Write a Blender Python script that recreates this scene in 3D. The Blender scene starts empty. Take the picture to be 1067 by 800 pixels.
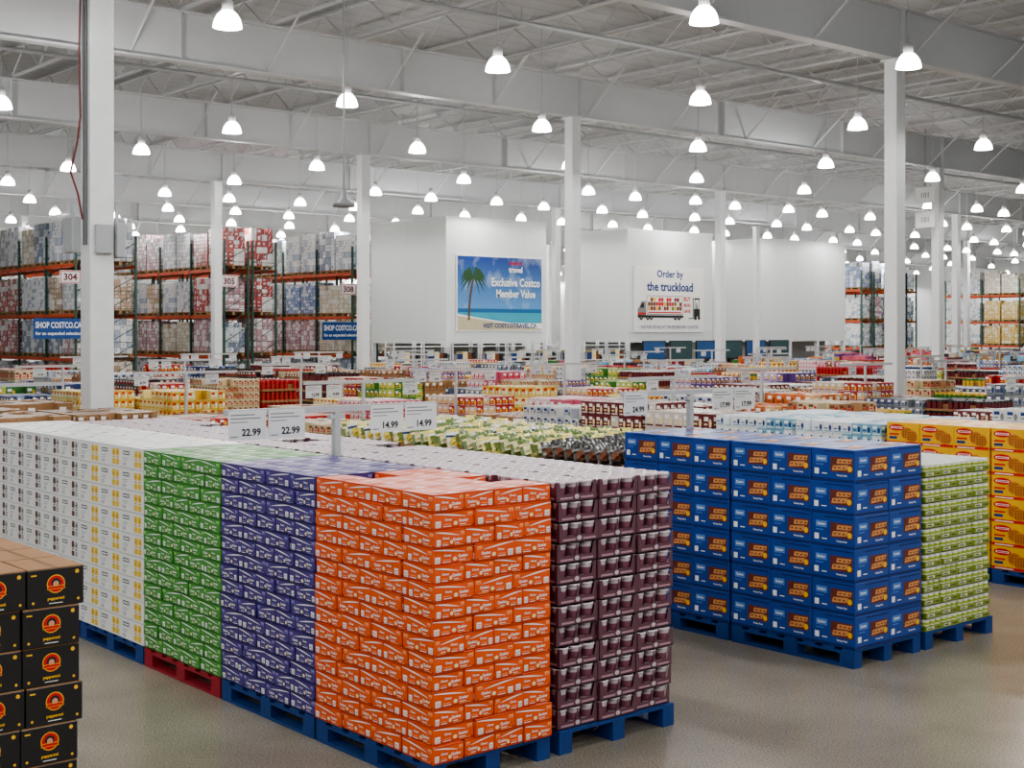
import bpy, math, random, bmesh
from mathutils import Vector
random.seed(7)
SC=bpy.context.scene
COL=SC.collection
try:
    SC.view_settings.look='AgX - Medium High Contrast'
except Exception as e: print('look',e)

# ------------------------------------------------------------ materials
def lin(c):
    return tuple(((x/255)/12.92 if x/255<=0.04045 else ((x/255+0.055)/1.055)**2.4) for x in c)
_M={}
def mat(name,rgb,rough=.55,metal=0.0,var=.08,scale=6,emis=0,coat=0.0,bump=0.0):
    if name in _M: return _M[name]
    m=bpy.data.materials.new(name); m.use_nodes=True
    nt=m.node_tree; b=nt.nodes['Principled BSDF']
    c=lin(rgb)
    tc=nt.nodes.new('ShaderNodeTexCoord'); nz=nt.nodes.new('ShaderNodeTexNoise')
    nz.inputs['Scale'].default_value=scale; nz.inputs['Detail'].default_value=2
    nt.links.new(tc.outputs['Object'],nz.inputs['Vector'])
    mx=nt.nodes.new('ShaderNodeMix'); mx.data_type='RGBA'
    mx.inputs[6].default_value=(*[x*(1-var) for x in c],1)
    mx.inputs[7].default_value=(*[min(1,x*(1+var)) for x in c],1)
    nt.links.new(nz.outputs[0],mx.inputs[0]); nt.links.new(mx.outputs[2],b.inputs['Base Color'])
    b.inputs['Roughness'].default_value=rough; b.inputs['Metallic'].default_value=metal
    if coat: b.inputs['Coat Weight'].default_value=coat; b.inputs['Coat Roughness'].default_value=.25
    if emis:
        b.inputs['Emission Color'].default_value=(*c,1); b.inputs['Emission Strength'].default_value=emis
        m.cycles.emission_sampling='NONE'
    if bump:
        bp=nt.nodes.new('ShaderNodeBump'); bp.inputs['Strength'].default_value=bump; bp.inputs['Distance'].default_value=.01
        nt.links.new(nz.outputs[0],bp.inputs['Height']); nt.links.new(bp.outputs[0],b.inputs['Normal'])
    _M[name]=m
    return m
WHITE=mat('white_print',(236,236,234)); BLACK=mat('black_print',(22,22,22)); GREY=mat('grey_print',(130,130,130))
KRAFT=mat('kraft_cardboard',(152,114,78),.8); STEELW=mat('white_painted_steel',(218,220,221),.45)
RED=mat('red_print',(200,28,30)); NAVY=mat('navy_print',(22,52,120)); GOLD=mat('gold_print',(235,180,50))
BROWN=mat('brown_print',(120,66,34)); CREAM=mat('cream_print',(232,216,170))
PALB=mat('blue_pallet_paint',(18,58,120),.65,var=.3,scale=14); PALR=mat('red_pallet_paint',(146,26,40),.65,var=.25,scale=14)
PALW=mat('bare_wood',(160,130,92),.8,var=.3,scale=14)

# ------------------------------------------------------------ mesh builder
_T={}
def text_geo(s,bold):
    k=(s,bold)
    if k in _T: return _T[k]
    cu=bpy.data.curves.new('txt','FONT'); cu.body=s; cu.size=1; cu.resolution_u=2; cu.offset=.03 if bold else 0
    o=bpy.data.objects.new('txt',cu); COL.objects.link(o)
    dg=bpy.context.evaluated_depsgraph_get(); e=o.evaluated_get(dg); me=e.to_mesh()
    vs=[(v.co.x,v.co.y) for v in me.vertices]; fs=[tuple(p.vertices) for p in me.polygons if p.normal.z>-.5]
    e.to_mesh_clear(); bpy.data.objects.remove(o); bpy.data.curves.remove(cu)
    x0=min(v[0] for v in vs); x1=max(v[0] for v in vs); y0=min(v[1] for v in vs); y1=max(v[1] for v in vs)
    vs=[(v[0]-x0,v[1]-y0) for v in vs]
    _T[k]=(vs,fs,x1-x0,y1-y0); return _T[k]

class MB:
    def __init__(s): s.v=[]; s.f=[]; s.m=[]; s.sm=[]
    def add(s,vs,fs,mi,smooth=False):
        b=len(s.v); s.v+= [tuple(v) for v in vs]
        for f in fs: s.f.append(tuple(b+i for i in f)); s.m.append(mi); s.sm.append(smooth)
    def box(s,x0,x1,y0,y1,z0,z1,mi=0):
        s.add([(x0,y0,z0),(x1,y0,z0),(x1,y1,z0),(x0,y1,z0),(x0,y0,z1),(x1,y0,z1),(x1,y1,z1),(x0,y1,z1)],
              [(0,3,2,1),(4,5,6,7),(0,1,5,4),(1,2,6,5),(2,3,7,6),(3,0,4,7)],mi)
    def bbox(s,x0,x1,y0,y1,z0,z1,mi=0,bv=.004):
        bm=bmesh.new(); bmesh.ops.create_cube(bm,size=1)
        for v in bm.verts:
            v.co=Vector(((x0+x1)/2+v.co.x*(x1-x0),(y0+y1)/2+v.co.y*(y1-y0),(z0+z1)/2+v.co.z*(z1-z0)))
        bmesh.ops.bevel(bm,geom=list(bm.edges),offset=bv,segments=1,affect='EDGES')
        bm.verts.index_update()
        s.add([v.co[:] for v in bm.verts],[tuple(v.index for v in f.verts) for f in bm.faces],mi); bm.free()
    def tube(s,p,q,r,n=6,mi=0,r2=None):
        p=Vector(p);q=Vector(q); d=(q-p).normalized(); a=Vector((0,0,1)) if abs(d.z)<.9 else Vector((1,0,0))
        u=d.cross(a).normalized(); w=d.cross(u); r2=r if r2 is None else r2
        vs=[];
        for k in range(n):
            t=2*math.pi*k/n; vs.append(p+(u*math.cos(t)+w*math.sin(t))*r)
        for k in range(n):
            t=2*math.pi*k/n; vs.append(q+(u*math.cos(t)+w*math.sin(t))*r2)
        fs=[(k,(k+1)%n,n+(k+1)%n,n+k) for k in range(n)]
        s.add(vs,fs,mi,n>6); s.add(vs,[tuple(range(n-1,-1,-1)),tuple(range(n,2*n))],mi)
    def lathe(s,prof,cx=0,cy=0,n=20,mi=0,smooth=True):
        vs=[];fs=[]
        for (r,z) in prof:
            for k in range(n):
                t=2*math.pi*k/n; vs.append((cx+r*math.cos(t),cy+r*math.sin(t),z))
        for i in range(len(prof)-1):
            for k in range(n):
                fs.append((i*n+k,i*n+(k+1)%n,(i+1)*n+(k+1)%n,(i+1)*n+k))
        s.add(vs,fs,mi,smooth)
    def P(s,F,pts,mi,lift=.001):
        o,u,v=F; n=u.cross(v)
        s.add([o+u*a+v*b+n*lift for a,b in pts],[tuple(range(len(pts)))],mi)
    def R(s,F,x0,y0,x1,y1,mi,lift=.001): s.P(F,[(x0,y0),(x1,y0),(x1,y1),(x0,y1)],mi,lift)
    def E(s,F,cx,cy,rx,ry,mi,lift=.001,n=14,a0=0,a1=360):
        k=n+1 if a1-a0<360 else n
        s.P(F,[(cx+rx*math.cos(math.radians(a0+(a1-a0)*i/n)),cy+ry*math.sin(math.radians(a0+(a1-a0)*i/n))) for i in range(k)],mi,lift)
    def T(s,F,txt,cx,cy,h,mi,lift=.002,maxw=None,bold=True):
        vs,fs,w,hh=text_geo(txt,bold); k=h/hh; kx=k
        if maxw and w*k>maxw: kx=maxw/w
        o,u,v=F; n=u.cross(v)
        s.add([o+u*(cx+(a-w/2)*kx)+v*(cy+(b-hh/2)*k)+n*lift for a,b in vs],fs,mi)
    def mesh(s,name,mats):
        me=bpy.data.meshes.new(name); me.from_pydata(s.v,[],s.f)
        for m in mats: me.materials.append(m)
        me.polygons.foreach_set('material_index',s.m); me.polygons.foreach_set('use_smooth',s.sm)
        me.update(); return me
VX=Vector((1,0,0)); VY=Vector((0,1,0)); VZ=Vector((0,0,1))
def FW(x,y1,z0): return (Vector((x,y1,z0)),-VY,VZ)
def FS(x0,y,z0): return (Vector((x0,y,z0)),VX,VZ)
def FT(x0,y0,z): return (Vector((x0,y0,z)),VX,VY)

def obj(name,me,loc=(0,0,0),rz=0,label=None,cat=None,group=None,kind=None,parent=None):
    o=bpy.data.objects.new(name,me); o.location=loc; o.rotation_euler=(0,0,rz)
    if label: o['label']=label
    if cat: o['category']=cat
    if group: o['group']=group
    if kind: o['kind']=kind
    if parent: o.parent=parent
    COL.objects.link(o); return o

# ------------------------------------------------------------ camera
H=2.5; YAW=math.radians(40.1)
cam=bpy.data.cameras.new('camera'); co=bpy.data.objects.new('camera',cam); COL.objects.link(co)
co.location=(0,0,H); co.rotation_euler=(math.radians(90),0,-YAW)
cam.sensor_width=36; cam.lens=1404/1067*36; cam.shift_y=-55/1067; cam.clip_end=400
SC.camera=co
def proj(x,y):
    return (.644*x+.765*y, .765*x-.644*y)
def inview(x,y,m=.42):
    Z,S=proj(x,y); return Z>1 and abs(S/Z)<m

# ------------------------------------------------------------ world
w=bpy.data.worlds.new('world'); SC.world=w; w.use_nodes=True
w.node_tree.nodes['Background'].inputs[0].default_value=(.95,.98,1,1); w.node_tree.nodes['Background'].inputs[1].default_value=.55

# ------------------------------------------------------------ shell
XM,YM=105,85; CZ=9.55
def floor_mat():
    m=bpy.data.materials.new('polished_concrete'); m.use_nodes=True; nt=m.node_tree; b=nt.nodes['Principled BSDF']
    tc=nt.nodes.new('ShaderNodeTexCoord')
    n1=nt.nodes.new('ShaderNodeTexNoise'); n1.inputs['Scale'].default_value=.8; n1.inputs['Detail'].default_value=6
    n2=nt.nodes.new('ShaderNodeTexNoise'); n2.inputs['Scale'].default_value=80; n2.inputs['Detail'].default_value=3
    for n in (n1,n2): nt.links.new(tc.outputs['Object'],n.inputs['Vector'])
    r=nt.nodes.new('ShaderNodeValToRGB'); r.color_ramp.elements[0].position=.35; r.color_ramp.elements[1].position=.65
    r.color_ramp.elements[0].color=(*lin((138,131,117)),1); r.color_ramp.elements[1].color=(*lin((160,153,138)),1)
    nt.links.new(n1.outputs[0],r.inputs[0])
    r2=nt.nodes.new('ShaderNodeValToRGB'); r2.color_ramp.elements[0].position=.36; r2.color_ramp.elements[1].position=.6
    r2.color_ramp.elements[0].color=(.6,.6,.6,1); r2.color_ramp.elements[1].color=(1.06,1.06,1.06,1)
    nt.links.new(n2.outputs[0],r2.inputs[0])
    mx=nt.nodes.new('ShaderNodeMix'); mx.data_type='RGBA'; mx.blend_type='MULTIPLY'; mx.inputs[0].default_value=1
    nt.links.new(r.outputs[0],mx.inputs[6]); nt.links.new(r2.outputs[0],mx.inputs[7]); nt.links.new(mx.outputs[2],b.inputs['Base Color'])
    b.inputs['Roughness'].default_value=.26; b.inputs['Specular IOR Level'].default_value=.5
    return m
def stripe_mat(name,rgb,axis,period,dark,rough=.6):
    m=bpy.data.materials.new(name); m.use_nodes=True; nt=m.node_tree; b=nt.nodes['Principled BSDF']
    tc=nt.nodes.new('ShaderNodeTexCoord'); sx=nt.nodes.new('ShaderNodeSeparateXYZ'); nt.links.new(tc.outputs['Object'],sx.inputs[0])
    d=nt.nodes.new('ShaderNodeMath'); d.operation='DIVIDE'; d.inputs[1].default_value=period
    nt.links.new(sx.outputs[axis],d.inputs[0])
    f=nt.nodes.new('ShaderNodeMath'); f.operation='FRACT'; nt.links.new(d.outputs[0],f.inputs[0])
    r=nt.nodes.new('ShaderNodeValToRGB'); c=lin(rgb)
    r.color_ramp.elements[0].position=0; r.color_ramp.elements[0].color=(*[x*dark for x in c],1)
    e=r.color_ramp.elements.new(.12); e.color=(*c,1); r.color_ramp.elements[2].position=1; r.color_ramp.elements[2].color=(*[x*.94 for x in c],1)
    nt.links.new(f.outputs[0],r.inputs[0]); nt.links.new(r.outputs[0],b.inputs['Base Color'])
    bp=nt.nodes.new('ShaderNodeBump'); bp.inputs['Strength'].default_value=.5; bp.inputs['Distance'].default_value=.03
    nt.links.new(r.outputs[0],bp.inputs['Height']); nt.links.new(bp.outputs[0],b.inputs['Normal'])
    b.inputs['Roughness'].default_value=rough; return m
b=MB(); b.box(-8,XM,-8,YM,-.2,0); obj('floor',b.mesh('floor',[floor_mat()]),kind='structure')
b=MB(); b.box(-8,XM,-8,YM,CZ,CZ+.2); obj('ceiling',b.mesh('ceiling',[stripe_mat('ribbed_roof_deck',(180,183,185),1,.6,.66)]),kind='structure')
WM=stripe_mat('wall_panel_x',(210,213,215),0,1.2,.85); WM2=stripe_mat('wall_panel_y',(210,213,215),1,1.2,.85)
b=MB(); b.box(-8,XM,YM,YM+.2,0,CZ); obj('wall_north',b.mesh('wall_north',[WM]),kind='structure')
b=MB(); b.box(XM,XM+.2,-8,YM+.2,0,CZ); obj('wall_east',b.mesh('wall_east',[WM2]),kind='structure')

# ------------------------------------------------------------ roof steel
GZ0,GZ1=7.78,8.75
GM=mat('girder_paint',(200,202,204),.55,var=.03)
b=MB(); x0,x1=-6,XM
b.box(x0,x1,-.012,.012,GZ0,GZ1); b.box(x0,x1,-.13,.13,GZ0-.02,GZ0+.02); b.box(x0,x1,-.13,.13,GZ1-.02,GZ1+.02)
for k in range(20): b.box(-4+k*5.333,-3.98+k*5.333,-.12,.12,GZ0,GZ1)
for k in range(36):
    xx=-4+k*3.0
    for sgn in (-1,1): b.tube((xx,0,GZ0+.05),(xx,sgn*1.3,GZ1+.1),.03,4)
gme=b.mesh('roof_girder',[GM])
for k in range(-1,8):
    obj('roof_girder',gme,(0,15.2+9.2*k,0),label='pale grey solid steel roof girder with diagonal braces',cat='roof beam',group='roof girders')
b=MB(); b.box(-.045,.045,-6,YM,0,.045); b.box(-.045,.045,-6,YM,.68,.72)
n=0; y=-6
while y+.9<YM:
    if n%2==0: b.tube((0,y,.03),(0,y+.9,.7),.017,4)
    else: b.tube((0,y,.7),(0,y+.9,.03),.017,4)
    y+=.9; n+=1
jme=b.mesh('roof_joist',[mat('joist_paint',(200,202,204),.5,var=.04)])
for k in range(52):
    obj('roof_joist',jme,(2.1+k*1.99,0,GZ1+.03),label='light grey open-web steel roof joist',cat='roof joist',group='roof joists')
PIPE=mat('pipe_paint',(178,181,184),.4)
for i,yy in enumerate((19.9,28.8,38.3,47.4,56.6,66)):
    b=MB(); b.tube((-6,0,0),(XM,0,0),.05,8)
    for k in range(36): b.tube((-4+k*3,0,0),(-4+k*3,0,.3),.012,4)
    obj('sprinkler_pipe',b.mesh('sprinkler_pipe',[PIPE]),(0,yy,8.5),label='grey sprinkler pipe hung under roof joists',cat='pipe',group='sprinkler pipes')

# ------------------------------------------------------------ columns
def column_me(h,wd):
    b=MB(); r=wd/2; b.bbox(-r,r,-r,r,.02,h,0,.012); b.box(-r-.08,r+.08,-r-.08,r+.08,0,.025); b.box(-r-.05,r+.05,-r-.05,r+.05,h-.03,h)
    return b.mesh('steel_column',[STEELW])
cme=column_me(GZ0-.03,.29)
colpos=[]
for X in (6.45,22.5,38.5,54.5,70.5,86.5):
    for j in range(0,8):
        Y=15.2+9.2*j
        if not inview(X,Y,.40): continue
        if X==54.5 and 40<Y<45: continue
        colpos.append((X,Y))
        obj('steel_column',cme,(X,Y,0),label='white square steel column rising to the roof girder',cat='column',group='building columns')
obj('steel_column',column_me(6.7,.2),(42.45,35.15,0),label='slim white steel column in front of white enclosure',cat='column',group='building columns')
colpos.append((42.45,35.15))
b=MB(); b.bbox(0,.1,0,.28,0,.42,0,.01); b.box(-.006,0,.03,.25,.03,.39,0); b.box(.03,.06,.1,.14,.42,.6,1)
EB=mat('grey_electrical_box',(165,168,170),.45)
bm1=b.mesh('electrical_box',[EB,PIPE])
obj('electrical_box',bm1,(6.2,15.32,3.42),label='grey electrical box mounted on white column',cat='electrical box',group='column electrical boxes')
obj('electrical_box',bm1,(6.61,15.0,3.36),label='grey electrical box mounted on white column',cat='electrical box',group='column electrical boxes')
b=MB(); b.bbox(0,.2,0,.06,0,.34,0,.01); obj('electrical_box',b.mesh('electrical_box',[EB]),(6.35,14.99,3.4),label='small grey electrical box fixed to column face',cat='electrical box',group='column electrical boxes')
b=MB()
pts=[(6.28,15.22,3.8),(6.24,15.26,4.1),(6.17,15.3,4.35),(6.24,15.28,4.7),(6.27,15.26,5.0),(6.24,15.22,5.8),(6.27,15.25,6.6),(6.26,15.25,7.7)]
for p,q in zip(pts,pts[1:]): b.tube(p,q,.011,6)
obj('power_cable',b.mesh('power_cable',[mat('red_cable',(110,36,36))]),label='thin dark red power cable running up white column',cat='cable')
b=MB(); b.tube((0,0,0),(0,0,4.2),.013,8); b.tube((0,.07,0),(0,.07,4.2),.01,8)
obj('conduit',b.mesh('conduit',[mat('dark_conduit',(90,92,94),.4)]),(6.28,15.12,3.5),label='pair of thin dark conduits running up white column',cat='conduit')

# ------------------------------------------------------------ lamps
SH=mat('glowing_prismatic_shade',(255,253,248),.3,emis=11,var=.02); HOUS=mat('lamp_housing',(205,205,205),.4)
LZ=6.98
prof=[(.215,0),(.21,.05),(.19,.12),(.15,.19),(.10,.24),(.08,.25)]
def b_shade(b,mi=0,n=18):
    b.lathe(prof,n=n,mi=mi); b.lathe([(.205,.004),(.1,.02),(.0,.02)],n=n,mi=mi)
def b_hous(b,mi=0,n=14): b.lathe([(.0,.25),(.085,.25),(.085,.38),(.05,.43),(0,.43)],n=n,mi=mi)
b=MB(); b_shade(b); sme=b.mesh('lamp_shade',[SH])
b=MB(); b_hous(b); hme=b.mesh('lamp_housing',[HOUS])
b=MB(); b.tube((0,0,.43),(0,0,CZ-LZ),.01,6); rme=b.mesh('hanging_rod',[PIPE])
b=MB(); b_shade(b,n=12); b_hous(b,1,10); b.tube((0,0,.43),(0,0,CZ-LZ),.01,5,mi=1)
lme=b.mesh('high_bay_lamp',[SH,HOUS])
LL='bell-shaped glowing high bay lamp hanging from roof deck'
nl=0; nlamp=0
for k in range(-3,19):
    for j in range(-4,16):
        X=9.6+5.17*k; Y=13.2+4.72*j; Z,S=proj(X,Y)
        X2,Y2=X+2.58,Y+.4; Z2,S2=proj(X2,Y2)
        if 46<Z2<84 and inview(X2,Y2,.40) and Y2<YM-2:
            obj('high_bay_lamp',lme,(X2,Y2,LZ),label=LL,cat='ceiling lamp',group='hanging warehouse lamps'); nlamp+=1
        vis=inview(X,Y,.44)
        if not vis and not (X<18 and Y<16 and X>-7): continue
        near = vis and 12<Z<48
        nlamp+=1
        if near:
            o=obj('high_bay_lamp',None,(X,Y,LZ),label=LL,cat='ceiling lamp',group='hanging warehouse lamps')
            obj('lamp_shade',sme,parent=o); obj('housing',hme,parent=o); obj('hanging_rod',rme,parent=o)
        else:
            o=obj('high_bay_lamp',lme,(X,Y,LZ),label=LL,cat='ceiling lamp',group='hanging warehouse lamps')
        if Z>70 and (k+j)%2: continue
        pt=((k+2*j)%4==0)
        L=bpy.data.lights.new('bulb_light','POINT' if pt else 'SPOT'); L.energy=220*(2 if Z>70 else 1); L.shadow_soft_size=.14; L.color=(1,.99,.97)
        if pt: L.energy*=.9
        if not pt: L.spot_size=math.radians(170); L.spot_blend=.3
        lo=bpy.data.objects.new('bulb_light',L); lo.location=(0,0,-.16); lo.parent=o; COL.objects.link(lo); nl+=1
print('lamps',nlamp,nl)
b=MB(); b.lathe([(.0,-.02),(.17,0),(.16,.06),(.07,.12),(.05,.26),(0,.27)],n=18); b.tube((0,0,.26),(0,0,CZ-4.35),.014,6)
obj('hanging_speaker',b.mesh('hanging_speaker',[mat('speaker_grey',(130,132,134),.4)]),(11,16.95,4.35),label='grey dome speaker hanging on a long rod',cat='speaker')

# ------------------------------------------------------------ pallet
def pallet_me(name,m,wx,wy):
    b=MB()
    for i in range(3):
        x=-wx/2+i*(wx-.1)/2
        for j in range(3):
            y=-wy/2+j*(wy-.13)/2; b.box(x,x+.1,y,y+.13,.02,.1)
        b.box(x,x+.1,-wy/2,wy/2,0,.02); b.box(x,x+.1,-wy/2,wy/2,.1,.118)
    n=7
    for j in range(n):
        y=-wy/2+j*(wy-.11)/(n-1); b.box(-wx/2,wx/2,y,y+.11,.118,.138)
    return b.mesh(name,[m])
PB=pallet_me('pallet',PALB,.86,1.18); PR=pallet_me('pallet',PALR,.86,1.18); PB2=pallet_me('pallet',PALB,.98,1.18); PWD=pallet_me('pallet',PALW,.9,1.12)
def pallet(me,x,y,lab,z=0,group=None): return obj('shipping_pallet',me,(x,y,z),label=lab,cat='pallet',group=group or 'shipping pallets')

# ------------------------------------------------------------ hero cartons
def F3(w,d,h): return FS(-w/2,-d/2,0),FW(-w/2,d/2,0),FT(-w/2,-d/2,h)
def swoosh(b,F,W,Hh,mi,y0=.9,y1=.64,th=.07,lift=.001,xa=0.02,xb=.8,flip=False):
    n=6; up=[];lo=[]
    for i in range(n+1):
        t=i/n; x=W*(xa+(xb-xa)*t); yc=Hh*(y0+(y1-y0)*(t**1.3)); tt=Hh*th*math.sin(math.pi*(.1+.85*t))*.6
        up.append((x,min(yc+tt,Hh*.97))); lo.append((x,yc-tt))
    if flip:
        up=[(W-x,y) for x,y in up]; lo=[(W-x,y) for x,y in lo]
    for i in range(n):
        q=[lo[i],lo[i+1],up[i+1],up[i]]
        b.P(F,q if not flip else q[::-1],mi,lift)
def bar_carton(key,rgb,dark,light,w,d,h,flip):
    mats=[mat(key+'_card',rgb,.42,coat=.15,var=.12,scale=9),WHITE,mat(key+'_shade',dark),CREAM,BROWN,mat(key+'_light',light)]
    b=MB(); b.bbox(-w/2,w/2,-d/2,d/2,0,h,0,.003)
    S,Wf,T=F3(w,d,h)
    for F,W in ((S,w),(Wf,d)):
        X=(lambda t,W=W: W*(1-t)) if flip else (lambda t,W=W: W*t)
        b.R(F,.004,.003,W-.004,h*.16,2,.0006); b.R(F,.002,h*.93,W-.002,h*.985,2,.0006)
        swoosh(b,F,W,h,1,flip=flip)
        b.T(F,'Quaker',X(.74),h*.42,h*.2,1,maxw=W*.32)
        b.T(F,'Chewy',X(.36),h*.52,h*.17,1,maxw=W*.26)
        def rr(a,c,e,f,mi,l=.0014):
            p,q=sorted((X(a),X(e))); b.R(F,p,c*h,q,f*h,mi,l)
        rr(.05,.12,.18,.48,1); rr(.06,.16,.17,.19,2,.0018); rr(.06,.25,.17,.28,2,.0018); rr(.06,.34,.17,.37,2,.0018)
        rr(.24,.14,.44,.18,1); rr(.24,.26,.42,.3,5); rr(.84,.66,.96,.86,5); rr(.86,.7,.94,.74,2,.0018)
        b.E(F,X(.54),h*.3,W*.05,h*.12,3,.0014,10)
        rr(.64,.1,.92,.14,5); rr(.64,.19,.8,.23,1)
    swoosh(b,T,w,d,1,y0=.8,y1=.6,th=.05,flip=flip)
    b.R(T,w*.08,d*.06,w*.5,d*.22,2); b.T(T,'Quaker',w*.55,d*.38,d*.08,1,maxw=w*.5); b.R(T,w*.6,d*.06,w*.92,d*.18,1); b.R(T,w*.08,d*.88,w*.4,d*.94,5)
    return b.mesh(key+'_carton',mats)
BW,BDp,BH,NL=.209,.283,.0968,15
def barset(key,rgb,dark,light):
    return ([bar_carton(key,rgb,dark,light,BW,.295,BH,f) for f in (False,True)],[bar_carton(key,rgb,dark,light,BDp,.235,BH,f) for f in (False,True)])
OR=barset('orange',(222,88,34),(180,60,24),(246,160,106)); PU=barset('purple',(66,48,124),(42,28,90),(140,132,196)); GR=barset('green',(66,142,50),(42,108,34),(160,206,126))

def drink_carton(key,accent,cap,two):
    w,d,h=.2823,.396,.1628; mats=[mat('white_drink_card',(226,226,225),.4),mat(key+'_accent',accent),mat('pale_grey_print',(172,174,178)),mat('dark_print',(70,72,80)),mat(key+'_cap',cap)]
    b=MB(); b.bbox(-w/2,w/2,-d/2,d/2,0,h,0,.003); S,Wf,T=F3(w,d,h)
    for F,W in ((S,w),(Wf,d)):
        for k in range(2):
            cx=W*(.66+.17*k); q=.028
            b.P(F,[(cx-q*.8,h*.1),(cx+q*.8,h*.1),(cx+q,h*.16),(cx+q,h*.76),(cx+q*.7,h*.86),(cx-q*.7,h*.86),(cx-q,h*.76),(cx-q,h*.16)],1 if (k==0 or two) else 2)
            b.R(F,cx-q,h*.36,cx+q,h*.52,0,.0015); b.E(F,cx,h*.66,q*.55,h*.06,4,.0015,8); b.R(F,cx-q*.6,h*.41,cx+q*.6,h*.48,4,.0018)
        b.R(F,W*.08,h*.62,W*.36,h*.8,3); b.R(F,W*.1,h*.67,W*.34,h*.75,0,.0015)
        b.R(F,W*.08,h*.44,W*.3,h*.48,2); b.R(F,W*.08,h*.34,W*.26,h*.38,2); b.R(F,W*.08,h*.12,W*.2,h*.24,3); b.R(F,W*.1,h*.14,W*.18,h*.22,0,.0015)
        b.R(F,.001,h*.97,W-.001,h*.995,2)
    b.R(T,w*.12,d*.14,w*.4,d*.3,2); b.E(T,w*.66,d*.5,w*.1,d*.08,1); b.R(T,w*.12,d*.7,w*.5,d*.76,2)
    return b.mesh(key+'_carton',mats)
WY=drink_carton('yellow_drink',(228,190,54),(196,150,30),True); WBc=drink_carton('brown_drink',(104,66,50),(70,46,40),False)

def maroon_tray():
    w,d,h=.318,.29,.1215; t=.004
    mats=[mat('plum_card',(92,50,64),.35,coat=.8),mat('cup_white',(192,178,184),.35,coat=.6),mat('cup_lid',(204,190,196),.3,coat=.6),mat('cup_label',(118,66,84),.35,coat=.5),mat('plum_light',(170,134,146),.4),mat('tray_film',(164,138,148),.25,coat=.8)]
    b=MB(); b.box(-w/2,w/2,-d/2,d/2,0,t,0); b.box(-w/2+.02,w/2-.02,-d/2+.055,d/2-.055,.01,h*.7,0)
    def wall(F,W):
        for seg in ([(0,0),(W,0),(W,h*.34),(0,h*.34)],[(0,h*.34),(W*.13,h*.34),(W*.06,h*.95),(0,h*.95)],[(W*.46,h*.34),(W*.54,h*.34),(W*.51,h*.9),(W*.49,h*.9)],[(W*.87,h*.34),(W,h*.34),(W,h*.95),(W*.94,h*.95)]):
            b.P(F,seg,0,0)
        b.R(F,W*.08,h*.1,W*.4,h*.2,4); b.R(F,W*.6,h*.1,W*.92,h*.2,4); b.E(F,W*.5,h*.2,W*.06,h*.12,1,.0012,10)
    S,Wf,T=F3(w,d,h); wall(S,w); wall(Wf,d)
    b.R(FT(-w/2+.006,-d/2+.006,h*.84),0,0,w-.012,d-.012,5)
    for i in range(3):
        for j in range(3):
            x=-w/2+w*(i+.5)/3; y=-d/2+d*(j+.5)/3
            b.lathe([(.036,.006),(.041,h*.5),(.045,h*.86)],x,y,10,1); b.lathe([(.0388,h*.3),(.0432,h*.66)],x,y,10,3)
            b.lathe([(.0475,h*.86),(.0475,h*.94),(.04,h*.94),(.038,h*.91),(0,h*.91)],x,y,10,2); b.E(FT(x,y,h*.91),0,0,.02,.02,3,.0012,8)
    return b.mesh('bowl_tray',mats)
MA=maroon_tray()
def blue_box():
    w,d,h=.4275,.394,.2455; mats=[mat('blue_card',(28,66,144),.42,coat=.15,var=.12),WHITE,BROWN,GOLD,mat('berry_print',(104,46,40)),mat('blue_deep',(14,36,96)),mat('tan_print',(204,142,86)),mat('blue_light',(84,128,192))]
    b=MB(); b.bbox(-w/2,w/2,-d/2,d/2,0,h,0,.004); S,Wf,T=F3(w,d,h)
    for F,W in ((S,w),(Wf,d)):
        b.R(F,.006,h*.03,W-.006,h*.09,5); b.R(F,W*.3,h*.9,W*.96,h*.94,5)
        b.R(F,W*.44,h*.3,W*.95,h*.76,4); b.P(F,[(W*.47,h*.34),(W*.8,h*.38),(W*.85,h*.54),(W*.5,h*.5)],6,.0016); b.P(F,[(W*.58,h*.56),(W*.9,h*.58),(W*.93,h*.72),(W*.6,h*.7)],6,.0016)
        for q in (.52,.62,.72): b.R(F,W*q,h*.41,W*(q+.05),h*.46,2,.002); b.R(F,W*(q+.12),h*.61,W*(q+.17),h*.66,2,.002)
        b.E(F,W*.88,h*.42,W*.055,h*.09,3,.0024)
        b.T(F,'Variety Pack',W*.7,h*.2,h*.075,1,maxw=W*.42)
        b.R(F,W*.1,h*.58,W*.36,h*.78,7); b.T(F,'Quaker',W*.23,h*.68,h*.09,1,.002,maxw=W*.22); b.R(F,W*.1,h*.49,W*.28,h*.52,7)
        b.R(F,W*.07,h*.2,W*.17,h*.38,1); b.R(F,W*.24,h*.22,W*.36,h*.25,1)
    b.T(T,'Variety Pack',w*.5,d*.74,d*.1,1,maxw=w*.6); b.R(T,w*.24,d*.24,w*.76,d*.56,4); b.P(T,[(w*.28,d*.3),(w*.68,d*.32),(w*.72,d*.46),(w*.3,d*.42)],6,.002); b.E(T,w*.66,d*.48,w*.07,d*.07,3,.0024); b.R(T,w*.1,d*.88,w*.36,d*.93,7)
    return b.mesh('variety_carton',mats)
BL=blue_box()
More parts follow.
